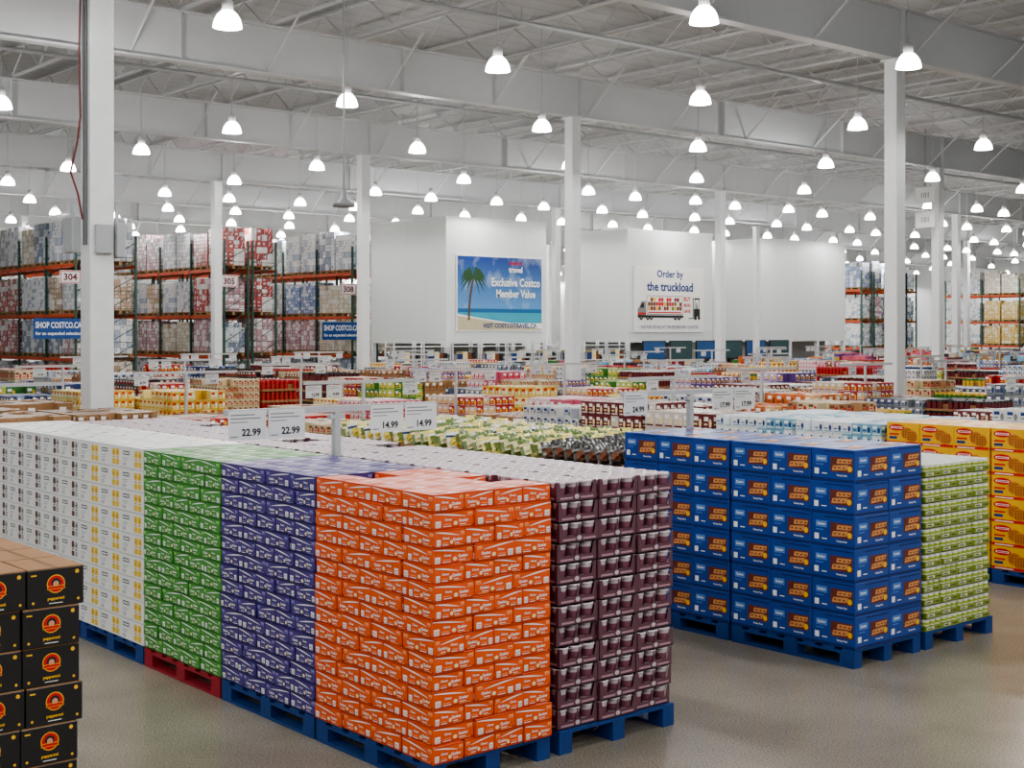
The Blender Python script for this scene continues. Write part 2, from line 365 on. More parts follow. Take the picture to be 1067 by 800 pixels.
def lime_tray():
    w,d,h=.2315,.29,.1; mats=[mat('lime_card',(128,146,44),.35,coat=.4),mat('lime_white',(218,220,200),.35,coat=.4),mat('olive_print',(70,88,34)),mat('can_lid_silver',(190,194,190),.3,.4),mat('lime_band',(156,172,60),.4),mat('berry_dot',(150,50,44))]
    b=MB(); b.box(-w/2,w/2,-d/2,d/2,0,h*.42,0)
    for i in range(3):
        for j in range(4):
            x=-w/2+w*(i+.5)/3; y=-d/2+d*(j+.5)/4
            b.lathe([(.0368,.01),(.0368,h*.9)],x,y,10,1); b.lathe([(.0374,h*.5),(.0374,h*.7)],x,y,10,4); b.lathe([(.0368,h*.9),(.031,h*.96),(.031,h*.94),(0,h*.94)],x,y,10,3)
    S,Wf,T=F3(w,d,h)
    for F,W in ((S,w),(Wf,d)):
        b.R(F,W*.08,h*.1,W*.5,h*.3,1); b.R(F,W*.12,h*.14,W*.4,h*.24,2,.0016); b.R(F,W*.66,h*.12,W*.92,h*.24,2); b.E(F,W*.58,h*.2,W*.04,h*.08,5,.0016,8)
    return b.mesh('can_tray',mats)
LI=lime_tray()
def yellow_box():
    w,d,h=.457,.394,.232; mats=[mat('yellow_card',(228,174,40),.4,coat=.2,var=.1),RED,WHITE,mat('waffle_print',(196,124,50)),mat('waffle_dark',(140,78,28)),NAVY]
    b=MB(); b.bbox(-w/2,w/2,-d/2,d/2,0,h,0,.004); S,Wf,T=F3(w,d,h)
    for F,W in ((S,w),(Wf,d)):
        b.E(F,W*.3,h*.76,W*.24,h*.15,1); b.R(F,W*.12,h*.72,W*.48,h*.8,2,.0016); b.R(F,W*.15,h*.74,W*.45,h*.78,1,.002)
        b.R(F,.006,.006,W-.006,h*.14,1); b.R(F,W*.1,h*.05,W*.6,h*.09,2,.0016)
        for cx,cy in ((.62,.52),(.77,.4)):
            b.E(F,W*cx,h*cy,W*.18,h*.27,3,.002 if cx<.7 else .0026)
            for q in (-.1,-.03,.04,.11):
                l=.0024 if cx<.7 else .003
                b.R(F,W*(cx+q)-.004,h*(cy-.18),W*(cx+q)+.004,h*(cy+.18),4,l); b.R(F,W*(cx-.13),h*(cy+q*1.5)-.003,W*(cx+.13),h*(cy+q*1.5)+.003,4,l)
        b.R(F,W*.08,h*.24,W*.32,h*.36,5); b.R(F,W*.08,h*.42,W*.38,h*.5,1)
    b.E(T,w*.4,d*.6,w*.2,d*.14,1); b.E(T,w*.65,d*.35,w*.16,d*.18,3,.002)
    return b.mesh('waffle_carton',mats)
YE=yellow_box()
def black_box():
    w,d,h=.246,.29,.167; mats=[mat('black_card',(28,25,25),.4,coat=.2),KRAFT,RED,GOLD,WHITE,mat('kraft_dark',(120,92,62),.8),mat('skin_print',(206,150,120))]
    b=MB(); b.bbox(-w/2,w/2,-d/2,d/2,0,h-.004,0,.003); b.box(-w/2+.002,w/2-.002,-d/2+.002,d/2-.002,h-.006,h,1)
    S,Wf,T=F3(w,d,h)
    for F,W in ((S,w),(Wf,d)):
        cy=h*.58
        b.E(F,W*.5,cy,.040,.040,3,.001,18); b.E(F,W*.5,cy,.036,.036,2,.0015,18); b.E(F,W*.5,cy+.004,.021,.021,0,.002,14); b.E(F,W*.5,cy,.013,.014,6,.0024,12)
        b.P(F,[(W*.5-.04,cy-.022),(W*.5+.04,cy-.022),(W*.5+.034,cy-.007),(W*.5-.034,cy-.007)],3,.0028); b.P(F,[(W*.5-.037,cy-.02),(W*.5+.037,cy-.02),(W*.5+.032,cy-.009),(W*.5-.032,cy-.009)],2,.0032)
        b.T(F,'pepperoni',W*.5,h*.2,h*.1,3,maxw=W*.38)
        b.R(F,W*.38,h*.08,W*.62,h*.1,4); b.R(F,W*.06,h*.82,W*.16,h*.86,3)
        for ex in (.1,.9): b.E(F,W*ex,h*.14,.006,.006,3)
        b.E(F,W*.88,h*.85,.009,.009,3)
    b.R(T,w*.46,0.004,w*.54,d-.004,5)
    return b.mesh('pepperoni_carton',mats)
BK=black_box()

def place(me,name,x0,y0,nx,ny,nz,w,d,h,lab,cat,group,S=True,Wd=True,top=True,gx=.004,gy=.004,z0=.14,jit=.003,rot=.6,skip=0,zig=0):
    for l in range(nz):
        ox=random.uniform(-zig,zig)
        for i in range(nx):
            for j in range(ny):
                if not((i==0 and Wd) or (j==0 and S) or (l==nz-1 and top)): continue
                if l==nz-1 and skip and i>0 and random.random()<skip: continue
                x=x0+(i+.5)*(w+gx)+ox+random.uniform(-jit,jit)*.4; y=y0+(j+.5)*(d+gy)+random.uniform(-jit,jit)*.4
                if j==0 and S: y+=random.uniform(-jit,jit)
                if i==0: x+=random.uniform(-jit,0)
                obj(name,me,(x,y,z0+l*(h+.0012)),math.radians(random.uniform(-rot,rot)) if (l==nz-1) else 0,label=lab,cat=cat,group=group)
AX=4.39; AY=5.88
TX,TY=.860,1.2
def barstack(ms,y0,col,S):
    lab=f'{col} snack bar carton with white swoosh stacked on pallet'; nz=NL
    for l in range(nz):
        rot=(l%2==1)
        w,d=(BW,.295) if not rot else (BDp,.235); nx,ny=(4,4) if not rot else (3,5)
        gx=(TX-nx*w)/nx; gy=(TY-ny*d)/ny
        for i in range(nx):
            for j in range(ny):
                if not(i==0 or (j==0 and S) or l>=nz-2): continue
                if l==nz-1 and i>0 and j>0 and random.random()<(.28 if S else .06): continue
                x=AX+(i+.5)*(w+gx)+random.uniform(-.001,.001); y=y0+(j+.5)*(d+gy)+random.uniform(-.001,.001)
                if i==0: x=AX+w/2+random.choice((-.006,0,.002,.005))
                if j==0 and S: y=y0+d/2+random.choice((-.012,-.004,.002,.005))
                obj('snack_bar_carton',ms[1 if rot else 0][1 if random.random()<.35 else 0],(x,y,.14+l*(BH+.0012)),math.radians(random.uniform(-.4,.4)),label=lab,cat='carton',group=f'{col} snack bar cartons')
barstack(OR,AY,'orange',True); barstack(PU,AY+1.205,'purple',False); barstack(GR,AY+2.41,'green',False)
for q,(me,nm) in enumerate(((WY,'yellow'),(WBc,'brown'),(WBc,'brown'))):
    place(me,'drink_carton',AX,AY+3.615+1.205*q,3,3,9,.2823,.396,.1628,f'white drink carton printed with {nm} cans stacked on pallet','carton',f'white drink cartons with {nm} cans',S=False)
for q in range(6):
    red=(q==2)
    pallet(PR if red else PB,AX+.43,AY+.6+1.205*q,'worn red wooden pallet under green cartons' if red else 'worn blue wooden pallet under stacked cartons')
AX2=AX+.94
for q in range(6):
    place(MA,'food_bowl_tray',AX2,AY+.02+1.19*q,3,4,12,.318,.29,.1215,'plum cardboard tray holding pale lidded food bowls','food tray','plum food bowl trays',S=(q==0),Wd=False,gx=.006,jit=.012 if q==0 else .003,rot=1.0,skip=.03,zig=.006 if q==0 else 0)
    if q<2: pallet(PB2,AX2+.485,AY+.6+1.19*q,'worn blue wooden pallet under plum trays')
BX=8.35; BY=5.98
for q in range(2):
    place(BL,'variety_carton',BX,BY+1.215*q,2,3,6,.4275,.394,.2455,'blue variety pack carton with food picture stacked on pallet','carton','blue variety pack cartons',S=(q==0),gx=.004,rot=.3)
    pallet(PB,BX+.43,BY+.6+1.215*q,'worn blue wooden pallet under blue cartons')
place(LI,'can_tray',BX+.945,BY+.02,4,4,13,.2315,.29,.1,'lime green and white tray of small cans','can tray','lime green can trays',S=True,Wd=False,jit=.008,rot=.6)
pallet(PB2,BX+1.42,BY+.6,'worn blue wooden pallet under lime green trays')
CX=12.3
for q in range(2):
    place(YE,'waffle_carton',CX,BY+.02+1.215*q,2,3,6,.457,.394,.232,'yellow waffle carton with red oval stacked on pallet','carton','yellow waffle cartons',S=(q==0),rot=.3)
    pallet(PB2,CX+.46,BY+.6+1.215*q,'worn blue wooden pallet under yellow cartons')
place(BK,'pepperoni_carton',1.34,5.7,4,4,8,.246,.29,.167,'black food carton with red emblem and kraft top','carton','black food cartons',S=True,Wd=False,jit=.006,zig=.018)
pallet(PB2,1.84,6.29,'worn blue wooden pallet under black cartons')

# ------------------------------------------------------------ generic stacks for the merchandise field
GW,GD=.92,1.14
PAL={
 'red':((172,34,36),WHITE,GOLD,(206,190,180)),'white':((216,216,213),NAVY,GREY,(180,188,200)),'kraft':((156,118,80),WHITE,BROWN,(126,92,60)),'navy':((34,58,116),WHITE,GOLD,(130,156,196)),
 'green':((56,118,50),WHITE,GOLD,(170,186,90)),'yellow':((214,176,60),RED,WHITE,(236,220,150)),'turquoise':((120,172,198),WHITE,NAVY,(222,228,232)),'maroon':((106,34,42),WHITE,CREAM,(206,196,190)),
 'orange':((206,108,50),WHITE,BROWN,(226,180,120)),'black':((42,39,39),WHITE,RED,(130,98,72)),'cream':((204,190,154),BROWN,RED,(164,128,90)),'pink':((196,96,118),WHITE,RED,(226,200,204)),
 'grey':((146,149,150),WHITE,NAVY,(90,96,112)),'purple':((94,62,126),WHITE,GOLD,(190,172,208))}
def stack_me(col,nx,ny,nlay,ch,coat=.2):
    rgb,lab,acc,alt=PAL[col]; mats=[mat(col+'_stack_card',rgb,.45,coat=coat),lab,acc,KRAFT,mat(col+'_stack_alt',alt,.45,coat=coat)]
    b=MB(); cw=GW/nx; cd=GD/ny; g=.003; blk=random.random()<.6
    for l in range(nlay):
        z0=l*ch; z1=z0+ch-.003; topl=(l==nlay-1)
        for i in range(nx):
            for j in range(ny):
                if not(i in(0,nx-1) or j in (0,ny-1) or l>=nlay-2): continue
                if topl and random.random()<.2: continue
                dx=random.uniform(-.004,.004) if 0<i<nx-1 else 0
                x0=-GW/2+i*cw+g+dx; x1=x0+cw-2*g; y0=-GD/2+j*cd+g; y1=y0+cd-2*g
                mi=4 if ((j>=ny//2 and blk) or random.random()<.18) else 0
                b.box(x0,x1,y0,y1,z0,z1,mi)
                for F,W,ok in ((FW(x0,y1,z0),cd-2*g,i==0),(FS(x0,y0,z0),cw-2*g,j==0)):
                    if ok:
                        b.R(F,W*.1,ch*.58,W*.55,ch*.82,1); b.E(F,W*.74,ch*.46,W*.15,ch*.26,2,.0015,8); b.R(F,W*.1,ch*.34,W*.45,ch*.44,2); b.R(F,W*.1,ch*.1,W*.9,ch*.2,4-mi)
                F=FT(x0,y0,z1)
                if l>=nlay-2:
                    W=cw-2*g; D=cd-2*g; b.R(F,W*.15,D*.6,W*.6,D*.75,1); b.E(F,W*.5,D*.3,W*.2,D*.14,2,.0015,8); b.R(F,W*.1,D*.84,W*.9,D*.9,4-mi)
    return b.mesh('carton_stack',mats)
def jar_me(body,lid,nlay):
    mats=[mat('jar_'+body,PAL[body][0],.25,coat=.5),mat('jar_lid_'+lid,PAL[lid][0],.3),KRAFT,WHITE]
    b=MB(); ch=.19; nx,ny=9,11; px=GW/nx; py=GD/ny
    b.box(-GW/2+.09,GW/2-.09,-GD/2+.09,GD/2-.09,0,nlay*ch-.08,2)
    for l in range(nlay):
        z=l*ch; b.box(-GW/2,GW/2,-GD/2,GD/2,z,z+.035,2)
        for i in range(nx):
            for j in range(ny):
                if not(i==0 or j==0 or l==nlay-1): continue
                if l==nlay-1 and random.random()<.1: continue
                x=-GW/2+(i+.5)*px; y=-GD/2+(j+.5)*py
                b.tube((x,y,z+.03),(x,y,z+.15),.043,8,0); b.tube((x,y,z+.15),(x,y,z+.183),.035,8,1); 
    return b.mesh('jar_stack',mats)
ST={}
hts=[(5,7,8,.165),(7,8,11,.12),(5,6,9,.147),(8,9,13,.1)]
i=0
for col in PAL:
    for v in range(3):
        nx,ny,n_,ch=hts[(i+v)%4]; n2=n_-(0,1,2)[v]; ST[(col,v)]=(stack_me(col,nx,ny,n2,ch),n2*ch)
    i+=1
JT=[(jar_me('cream','red',6),6*.19),(jar_me('maroon','white',7),7*.19),(jar_me('green','yellow',6),1.14),(jar_me('maroon','black',7),1.33),(jar_me('yellow','green',6),1.14),(jar_me('red','red',7),1.33),(jar_me('navy','white',7),1.33)]
cols=list(PAL)
weights=[7,12,13,8,7,7,5,10,6,7,12,5,8,4]
over={}
for s in (0,1):
    over.update({(0,s,0):'kraft',(0,s,1):'kraft',(0,s,2):'kraft',(0,s,3):'red',(0,s,4):'green',
      (2,s,0):'turquoise',(2,s,1):'turquoise',(2,s,2):'maroon',(2,s,3):'maroon',(2,s,4):'white',(1,s,4):'cream',(1,s,5):'kraft',(1,s,6):'red',(1,s,7):'red',(1,s,8):'kraft',(1,s,9):'yellow',(1,s,10):'yellow',(1,s,11):'navy',
      (2,s,6):'kraft',(2,s,7):'red',(2,s,8):'pink',(3,s,2):'white',(3,s,3):'maroon',(3,s,4):'cream',(4,s,2):'navy',(3,s,6):'orange',(3,s,7):'white',(4,s,7):'red',(4,s,8):'cream'})
cand=[]
for p in range(0,21):
    X0=4.39+3.965*p
    ystart={0:AY+7.25,1:BY+2.5,2:BY+2.5}.get(p,BY)
    yend=43 if X0<15 else (36.2 if X0<58 else 43)
    for s in (0,1):
        j=0; y=ystart
        while y<yend:
            if 21.3<y<23.2: y=23.4; continue
            cx=X0+.46+.98*s; cy=y+.58
            ok=not any(abs(cx-a)<.46+.25 and abs(cy-c)<.57+.25 for a,c in colpos)
            if ok and inview(cx,y+.57,.41): cand.append((proj(cx,y)[0],p,s,j,cx,cy))
            y+=1.19; j+=1
cand.sort()
far=MB(); nst=0
farmats=[_M[c+'_stack_card'] for c in cols]+[WHITE]
for (Z,p,s,j,cx,cy) in cand:
    if p==1 and j<4: continue
    col=over.get((p,s,j)) or random.choices(cols,weights)[0]
    if nst<285:
        if random.random()<.2 and (p,s,j) not in over:
            me,h=random.choice(JT); nm='jar_stack'; lab='stacked trays of lidded jars in cardboard'; cat='jar stack'; grp='jar stacks on sales floor'
        else:
            me,h=ST[(col,1 if (p==2 and j<2) else random.randint(0,2))]; nm='carton_stack'; lab=f'block of stacked {col} printed cartons on sales floor'; cat='carton stack'; grp=f'{col} carton stacks'
        o=obj(nm,me,(cx,cy,0),label=lab,cat=cat,group=grp)
        tgt=random.uniform(1.1,1.6) if p else 1.5
        if p==0 and j<3: tgt=1.66
        if p==2 and j<2: tgt=1.5
        o.scale=(1,1,tgt/h)
    else:
        ci=cols.index(col); h=random.uniform(1.0,1.6)
        far.box(cx-.46,cx+.46,cy-.57,cy+.57,0,h-.2,ci)
        for a in range(3):
            for c in range(4):
                hh=h-random.choice((0,.0,.0,.12)); ci2=ci if random.random()<.5 else random.choices(range(len(cols)),weights)[0]
                far.box(cx-.455+a*.307,cx-.455+a*.307+.3,cy-.565+c*.285,cy-.565+c*.285+.278,h-.2,hh,ci2)
        F=FW(cx-.46,cy+.57,0)
        for a in range(4):
            far.R(F,.04+a*.285,h-.35,.2+a*.285,h-.26,14,.004)
    nst+=1
print('stacks',nst)
if far.v:
    obj('carton_stack',far.mesh('carton_stack_far',farmats),label='many distant blocks of mixed coloured cartons on sales floor',cat='carton stacks',kind='stuff')

# ------------------------------------------------------------ bags in bins
def bag_me(name,mats,seed):
    rr=random.Random(seed)
    b=MB(); n=9; m_=6; W,D=.15,.2; vs=[];fs=[]
    for sgn in (1,-1):
        base=len(vs)
        for i in range(n+1):
            for k in range(m_+1):
                u=i/n; v=k/m_; env=(max(0,math.sin(math.pi*u))**.6)*(max(0,math.sin(math.pi*v))**.5)
                y=-sgn*.036*env*(1+rr.uniform(-.35,.35))
                crimp=.006*math.sin(k*2.6) if i in(0,n) else 0
                vs.append(((v-.5)*W*(1-.12*math.sin(math.pi*u))+rr.uniform(-.004,.004)*env,y+crimp,u*D+rr.uniform(-.005,.005)*env))
        for i in range(n):
            for k in range(m_):
                q=(base+i*(m_+1)+k,base+i*(m_+1)+k+1,base+(i+1)*(m_+1)+k+1,base+(i+1)*(m_+1)+k)
                fs.append(q if sgn>0 else q[::-1])
    for fi,f in enumerate(fs):
        u=(fi%(n*m_))//m_; k=(fi%m_)
        b.add([vs[t] for t in f],[(0,1,2,3)],1 if (2<=u<=5 and 1<=k<=4) else (2 if u in(6,) else 0),False)
    return b.mesh(name,mats)
BG=[(bag_me('snack_bag',[mat('bag_green',(96,120,54),.28,coat=.6),mat('bag_pale',(222,218,170)),CREAM],1),'green and pale yellow'),
    (bag_me('snack_bag',[mat('bag_cream',(222,208,110),.28,coat=.6),mat('bag_leaf',(120,138,66)),WHITE],2),'cream and leaf green'),
    (bag_me('snack_bag',[mat('bag_black',(34,30,28),.3,coat=.5),BROWN,GREY],3),'black and brown'),
    (bag_me('snack_bag',[mat('bag_silver',(206,204,180),.28,coat=.6),mat('bag_gold',(212,192,84)),NAVY],4),'silver and gold')]
b=MB()
b.box(-.46,.46,-.57,.57,0,1.25,0)
for xx in(-.46,.452): b.box(xx,xx+.008,-.57,.57,1.25,1.3,0)
for yy in(-.57,.562): b.box(-.46,.46,yy,yy+.008,1.25,1.3,0)
F=FW(-.46,.57,0)
for l in range(5):
    for k in range(3): b.R(F,.04+k*.37,.06+l*.23,.36+k*.37,.22+l*.23,1); b.E(F,.2+k*.37,.14+l*.23,.08,.05,2,.002,10)
binme=b.mesh('display_bin',[KRAFT,CREAM,mat('bag_leaf2',(120,150,80))])
def bagbin(cx,cy,kinds):
    obj('display_bin',binme,(cx,cy,0),label='kraft cardboard display bin filled with snack bags',cat='display bin',group='cardboard display bins')
    for i in range(5):
        for j in range(7):
            me,c=BG[random.choice(kinds)]
            o=obj('snack_bag',me,(cx-.35+.175*i,cy-.45+.15*j,1.26+random.uniform(0,.03)),label=f'{c} snack bag standing in cardboard bin',cat='snack bag',group=f'{c} snack bags')
            o.rotation_euler=(random.uniform(-.4,-.28),random.uniform(-.1,.1),random.uniform(-.22,.15)); k=random.uniform(.95,1.04); o.scale=(k,k,k)
for s in (0,1):
    for j in range(4):
        bagbin(4.39+3.965+.46+.98*s,BY+2.5+.58+1.19*j,[2] if j==0 else ([0,1] if j==1 else [1,3,0]))

# ------------------------------------------------------------ price stands (cards face the main aisle)
CARD=mat('price_card_white',(220,221,221),.5,var=.02); CARD2=mat('price_card_dull',(204,206,208),.5,var=.04); FRM=mat('stand_grey',(186,188,190),.4,.1)
def card_b(b,x0,price,z0,hgt=.2,wd=.29,y=-.03):
    b.box(x0,x0+wd,y,y+.006,z0,z0+hgt,0); F=FS(x0,y,z0)
    b.R(F,.015,hgt*.84,wd*.7,hgt*.88,2); b.R(F,.015,hgt*.72,wd*.85,hgt*.76,2); b.R(F,.015,hgt*.6,wd*.5,hgt*.63,2); b.R(F,.015,hgt*.1,wd*.25,hgt*.14,2)
    b.T(F,price,wd*.6,hgt*.26,hgt*.26,1,maxw=wd*.66)
CZ0=1.755
def stand(x,y,prices,lab='grey T-shaped price sign stand with white cards'):
    root=obj('price_sign_stand',None,(x,y,0),label=lab,cat='price sign',group='price sign stands')
    b=MB(); b.box(-.024,.024,-.024,.024,0,1.92); b.box(-.06,.06,-.026,.026,1.87,1.9); obj('post',b.mesh('post',[FRM]),parent=root)
    b=MB(); b.box(-.89,.89,-.02,.02,1.92,1.965); obj('crossbar',b.mesh('crossbar',[FRM]),parent=root)
    for pr,x0 in zip(prices,(-.88,-.57,.28,.59)):
        if pr is None: continue
        b=MB(); card_b(b,0,pr,0); obj('price_card',b.mesh('price_card',[CARD,BLACK,GREY]),(x0,0,CZ0),parent=root)
stand(5.29,8.25,('22.99','22.99','14.99','14.99'))
stand(9.262,8.45,('24.99',None,'17.99','17.99'))
pst=[]
for pr in (('12.99','9.99',None,'11.49'),('8.79',None,'13.99',None),(None,'10.99',None,None)):
    b=MB(); b.box(-.018,.018,-.018,.018,0,1.86,3); b.box(-.85,.85,-.018,.018,1.86,1.9,3)
    for q,x0 in zip(pr,(-.84,-.55,.3,.58)):
        if q: card_b(b,x0,q,1.70,.15,.22,y=-.035)
    pst.append(b.mesh('price_sign_stand',[CARD2,BLACK,GREY,FRM]))
for p in range(0,16):
    X0=4.39+3.965*p; y={0:15.6,1:13.1,2:10.8}.get(p,9.4)+(p%3)*.8
    while y<(35 if X0<58 else 41):
        if inview(X0+.95,y,.4) and proj(X0,y)[0]<62:
            obj('price_sign_stand',random.choice(pst),(X0+.95,y,0),label='thin T-shaped stand holding white price cards over cartons',cat='price sign',group='price sign stands')
        y+=4.76

# ------------------------------------------------------------ pallet racks
RG=mat('dark_green_rack',(44,80,70),.45); RO=mat('orange_rack_beam',(196,78,38),.45)
RH=5.9
b=MB()
for x in (0,1.0): b.box(x,x+.07,-.035,.035,0,RH)
z=.3
while z<RH-.6: b.tube((.05,0,z),(1.03,0,z+.55),.015,4); b.box(.05,1.03,-.01,.01,z,z+.02); z+=.6
upm=b.mesh('upright',[RG])
b=MB(); b.box(-.025,.025,0,2.6,-.06,.06); bem=b.mesh('beam',[RO])
LV=[1.5,3.05,4.8]
def wrap_me(key,rgb,alt,nx,ny,nl,ch):
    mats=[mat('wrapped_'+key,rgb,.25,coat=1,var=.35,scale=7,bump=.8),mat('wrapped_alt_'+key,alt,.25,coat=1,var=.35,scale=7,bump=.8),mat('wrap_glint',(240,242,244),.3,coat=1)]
    b=MB(); cw=GW/nx; cd=GD/ny
    for l in range(nl):
        for i in range(nx):
            for j in range(ny):
                if not(i==0 or j==0 or j==ny-1 or l>=nl-2): continue
                if l==nl-1 and random.random()<.22: continue
                x0=-GW/2+i*cw+.004+random.uniform(0,.008); y0=-GD/2+j*cd+.004; z0=l*ch
                b.bbox(x0,x0+cw-.008,y0,y0+cd-.004,z0,z0+ch-.002,0 if random.random()<.65 else 1,.008)
                for F,W,ok in ((FW(x0,y0+cd-.008,z0),cd,i==0),(FS(x0,y0,z0),cw,j==0)):
                    if not ok: continue
                    if random.random()<.6: b.R(F,W*.2,ch*.35,W*random.uniform(.4,.75),ch*.7,1)
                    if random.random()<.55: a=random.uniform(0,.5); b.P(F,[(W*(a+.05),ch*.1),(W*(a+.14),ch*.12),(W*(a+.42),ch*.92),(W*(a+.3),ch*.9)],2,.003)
    return b.mesh('wrapped_load',mats)
WR={'white':((226,228,230),(166,176,194)),'grey':((182,185,190),(226,228,230)),'brown':((176,150,126),(220,212,202)),'silver':((208,212,218),(130,140,160)),'tan':((204,194,174),(226,222,212)),'mauve':((184,146,152),(226,218,220)),'blue_grey':((124,146,190),(214,220,230)),'red':((176,76,76),(228,218,216)),'yellow':((206,172,92),(228,214,176))}
rackst={c:[wrap_me(c,a,b_,4,5,6,.2),wrap_me(c,a,b_,4,6,9,.133)] for c,(a,b_) in WR.items()}
WLEFT=['white','white','silver','grey','brown','mauve','blue_grey','white','silver','tan','silver','red','white','grey']
def rack(X,Y0,nb,wc):
    r=obj('pallet_rack',None,(X,Y0,0),label='tall pallet rack with dark green uprights and orange beams',cat='pallet rack',group='pallet racks')
    for k in range(nb+1):
        for hx in (0,1.2): obj('upright',upm,(hx,k*2.7,0),parent=r)
    for k in range(nb):
        for z in LV:
            for x in (.0,1.09,1.22,2.29): obj('beam',bem,(x,k*2.7+.05,z),parent=r)
    for k in range(nb):
        c=random.choice(wc)
        for z in [-.07]+LV:
            if random.random()<.6: c=random.choice(wc)
            for s in (0,1):
                if s==1 and k>0: continue
                for q in (0,1):
                    cx=X+.53+1.2*s; cy=Y0+k*2.7+.73+1.24*q; zz=z+.061 if z>0 else 0
                    if random.random()<.03: continue
                    if random.random()<.3: c=random.choice(wc)
                    if z!=-.07 or k==0: pallet(PWD,cx,cy,'bare wooden pallet on rack beams',zz,'pallets on racks')
                    o=obj('wrapped_load',rackst[c][random.randint(0,1)],(cx,cy,zz+.14),label=f'{c.replace("_"," ")} shrink-wrapped cartons on pallet in rack',cat='pallet load',group='wrapped loads on racks')
                    o.scale=(1,1,random.uniform(1.0,1.4) if z==4.8 else random.uniform(.9,1.08))
for X in (18.5,24.2,29.9): rack(X,45.5,4,WLEFT)
rack(64.1,45.5,2,['blue_grey','white','silver','mauve','white']); rack(67.3,45.5,2,['blue_grey','white','silver','blue_grey']); rack(81.2,45.5,2,['yellow','tan','white','brown'])
def aisle_sign(x,y,z,t):
    b=MB(); b.box(0,.75,0,.02,0,.45,0); F=FS(0,0,0); b.R(F,.02,.02,.73,.43,1,.001); b.R(F,.045,.045,.705,.405,0,.002); b.T(F,t,.375,.225,.25,2,.004,maxw=.56)
    obj('aisle_number_sign',b.mesh('aisle_number_sign',[CARD,RED,mat('dark_red_print',(110,24,26))]),(x,y,z),label=f'white aisle sign reading {t} on rack end',cat='aisle sign',group='aisle number signs')
aisle_sign(17.92,45.38,4.15,'304'); aisle_sign(24.0,45.38,4.15,'305'); aisle_sign(29.3,45.38,3.95,'308')
SB=mat('sign_blue',(20,72,142),.4)
def web_sign(x,y,z,W):
    b=MB(); b.box(0,W,0,.02,0,.7,0); F=FS(0,0,0); b.T(F,'SHOP COSTCO.CA',W/2,.47,.22,1,.004,maxw=W*.92); b.T(F,'for an expanded selection',W/2,.17,.15,1,.004,maxw=W*.92)
    obj('web_shop_sign',b.mesh('web_shop_sign',[SB,WHITE]),(x,y,z),label='blue banner sign with white lettering on rack end',cat='sign',group='blue banner signs')
web_sign(17.0,45.36,2.24,1.75); web_sign(28.45,45.36,2.16,1.75)

# ------------------------------------------------------------ white enclosures with banners
EW=mat('enclosure_white',(214,218,217),.5,var=.02,scale=1); SEAM=mat('panel_seam',(196,199,199),.6)
def enclosure(x0,x1,y0,y1,h):
    root=obj('white_enclosure',None,(x0,y0,0),label='tall white panelled enclosure standing on sales floor',cat='enclosure',group='white enclosures')
    W=x1-x0; D=y1-y0
    b=MB(); b.box(0,W,0,D,2.05,h,0); F=FS(0,0,0); G=FW(0,D,0)
    for k in range(1,int(W/1.2)+1): b.R(F,k*1.2-.006,2.05,k*1.2+.006,h,1,.003)
    for k in range(1,int(D/1.2)+1): b.R(G,k*1.2-.006,2.05,k*1.2+.006,h,1,.003)
    obj('body',b.mesh('body',[EW,SEAM]),parent=root)
    b=MB(); b.box(-.03,W+.03,-.03,D+.03,h,h+.08); obj('top_trim',b.mesh('top_trim',[STEELW]),parent=root)
    pm=MB(); pm.box(0,.15,0,.15,0,2.05); pm=pm.mesh('support_post',[STEELW])
    for a in range(4):
        for c in (0,D-.15): obj('support_post',pm,(a*(W-.15)/3,c,0),parent=root)
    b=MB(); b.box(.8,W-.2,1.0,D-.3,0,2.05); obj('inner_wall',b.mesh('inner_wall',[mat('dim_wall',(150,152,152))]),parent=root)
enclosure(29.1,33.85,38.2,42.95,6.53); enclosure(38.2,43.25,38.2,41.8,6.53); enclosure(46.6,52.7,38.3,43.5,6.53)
SKY=bpy.data.materials.new('poster_sky'); SKY.use_nodes=True; nt=SKY.node_tree; bs=nt.nodes['Principled BSDF']
tc=nt.nodes.new('ShaderNodeTexCoord'); sp=nt.nodes.new('ShaderNodeSeparateXYZ'); nt.links.new(tc.outputs['Object'],sp.inputs[0])
mr=nt.nodes.new('ShaderNodeMapRange'); mr.inputs[1].default_value=.9; mr.inputs[2].default_value=2.6; nt.links.new(sp.outputs[2],mr.inputs[0])
rp=nt.nodes.new('ShaderNodeValToRGB'); rp.color_ramp.elements[0].color=(*lin((90,146,200)),1); rp.color_ramp.elements[1].color=(*lin((18,58,132)),1)
nz=nt.nodes.new('ShaderNodeTexNoise'); nz.inputs['Scale'].default_value=1.4; nz.inputs['Detail'].default_value=6; nt.links.new(tc.outputs['Object'],nz.inputs['Vector'])
cr=nt.nodes.new('ShaderNodeValToRGB'); cr.color_ramp.elements[0].position=.52; cr.color_ramp.elements[0].color=(0,0,0,1); cr.color_ramp.elements[1].position=.7; cr.color_ramp.elements[1].color=(.4,.4,.4,1); nt.links.new(nz.outputs[0],cr.inputs[0])
mx=nt.nodes.new('ShaderNodeMix'); mx.data_type='RGBA'; nt.links.new(cr.outputs[0],mx.inputs[0]); mx.inputs[7].default_value=(.6,.7,.8,1)
nt.links.new(mr.outputs[0],rp.inputs[0]); nt.links.new(rp.outputs[0],mx.inputs[6]); nt.links.new(mx.outputs[2],bs.inputs['Base Color'])
b=MB(); PW,PH=4.1,2.75; b.box(0,PW,0,.03,0,PH,0); F=FS(0,0,0)
mats=[WHITE,SKY,mat('poster_sea',(60,160,184)),mat('poster_sand',(190,180,150)),mat('poster_palm',(36,76,40)),mat('poster_trunk',(96,72,50)),WHITE,NAVY,mat('poster_deepsea',(30,100,154)),RED]
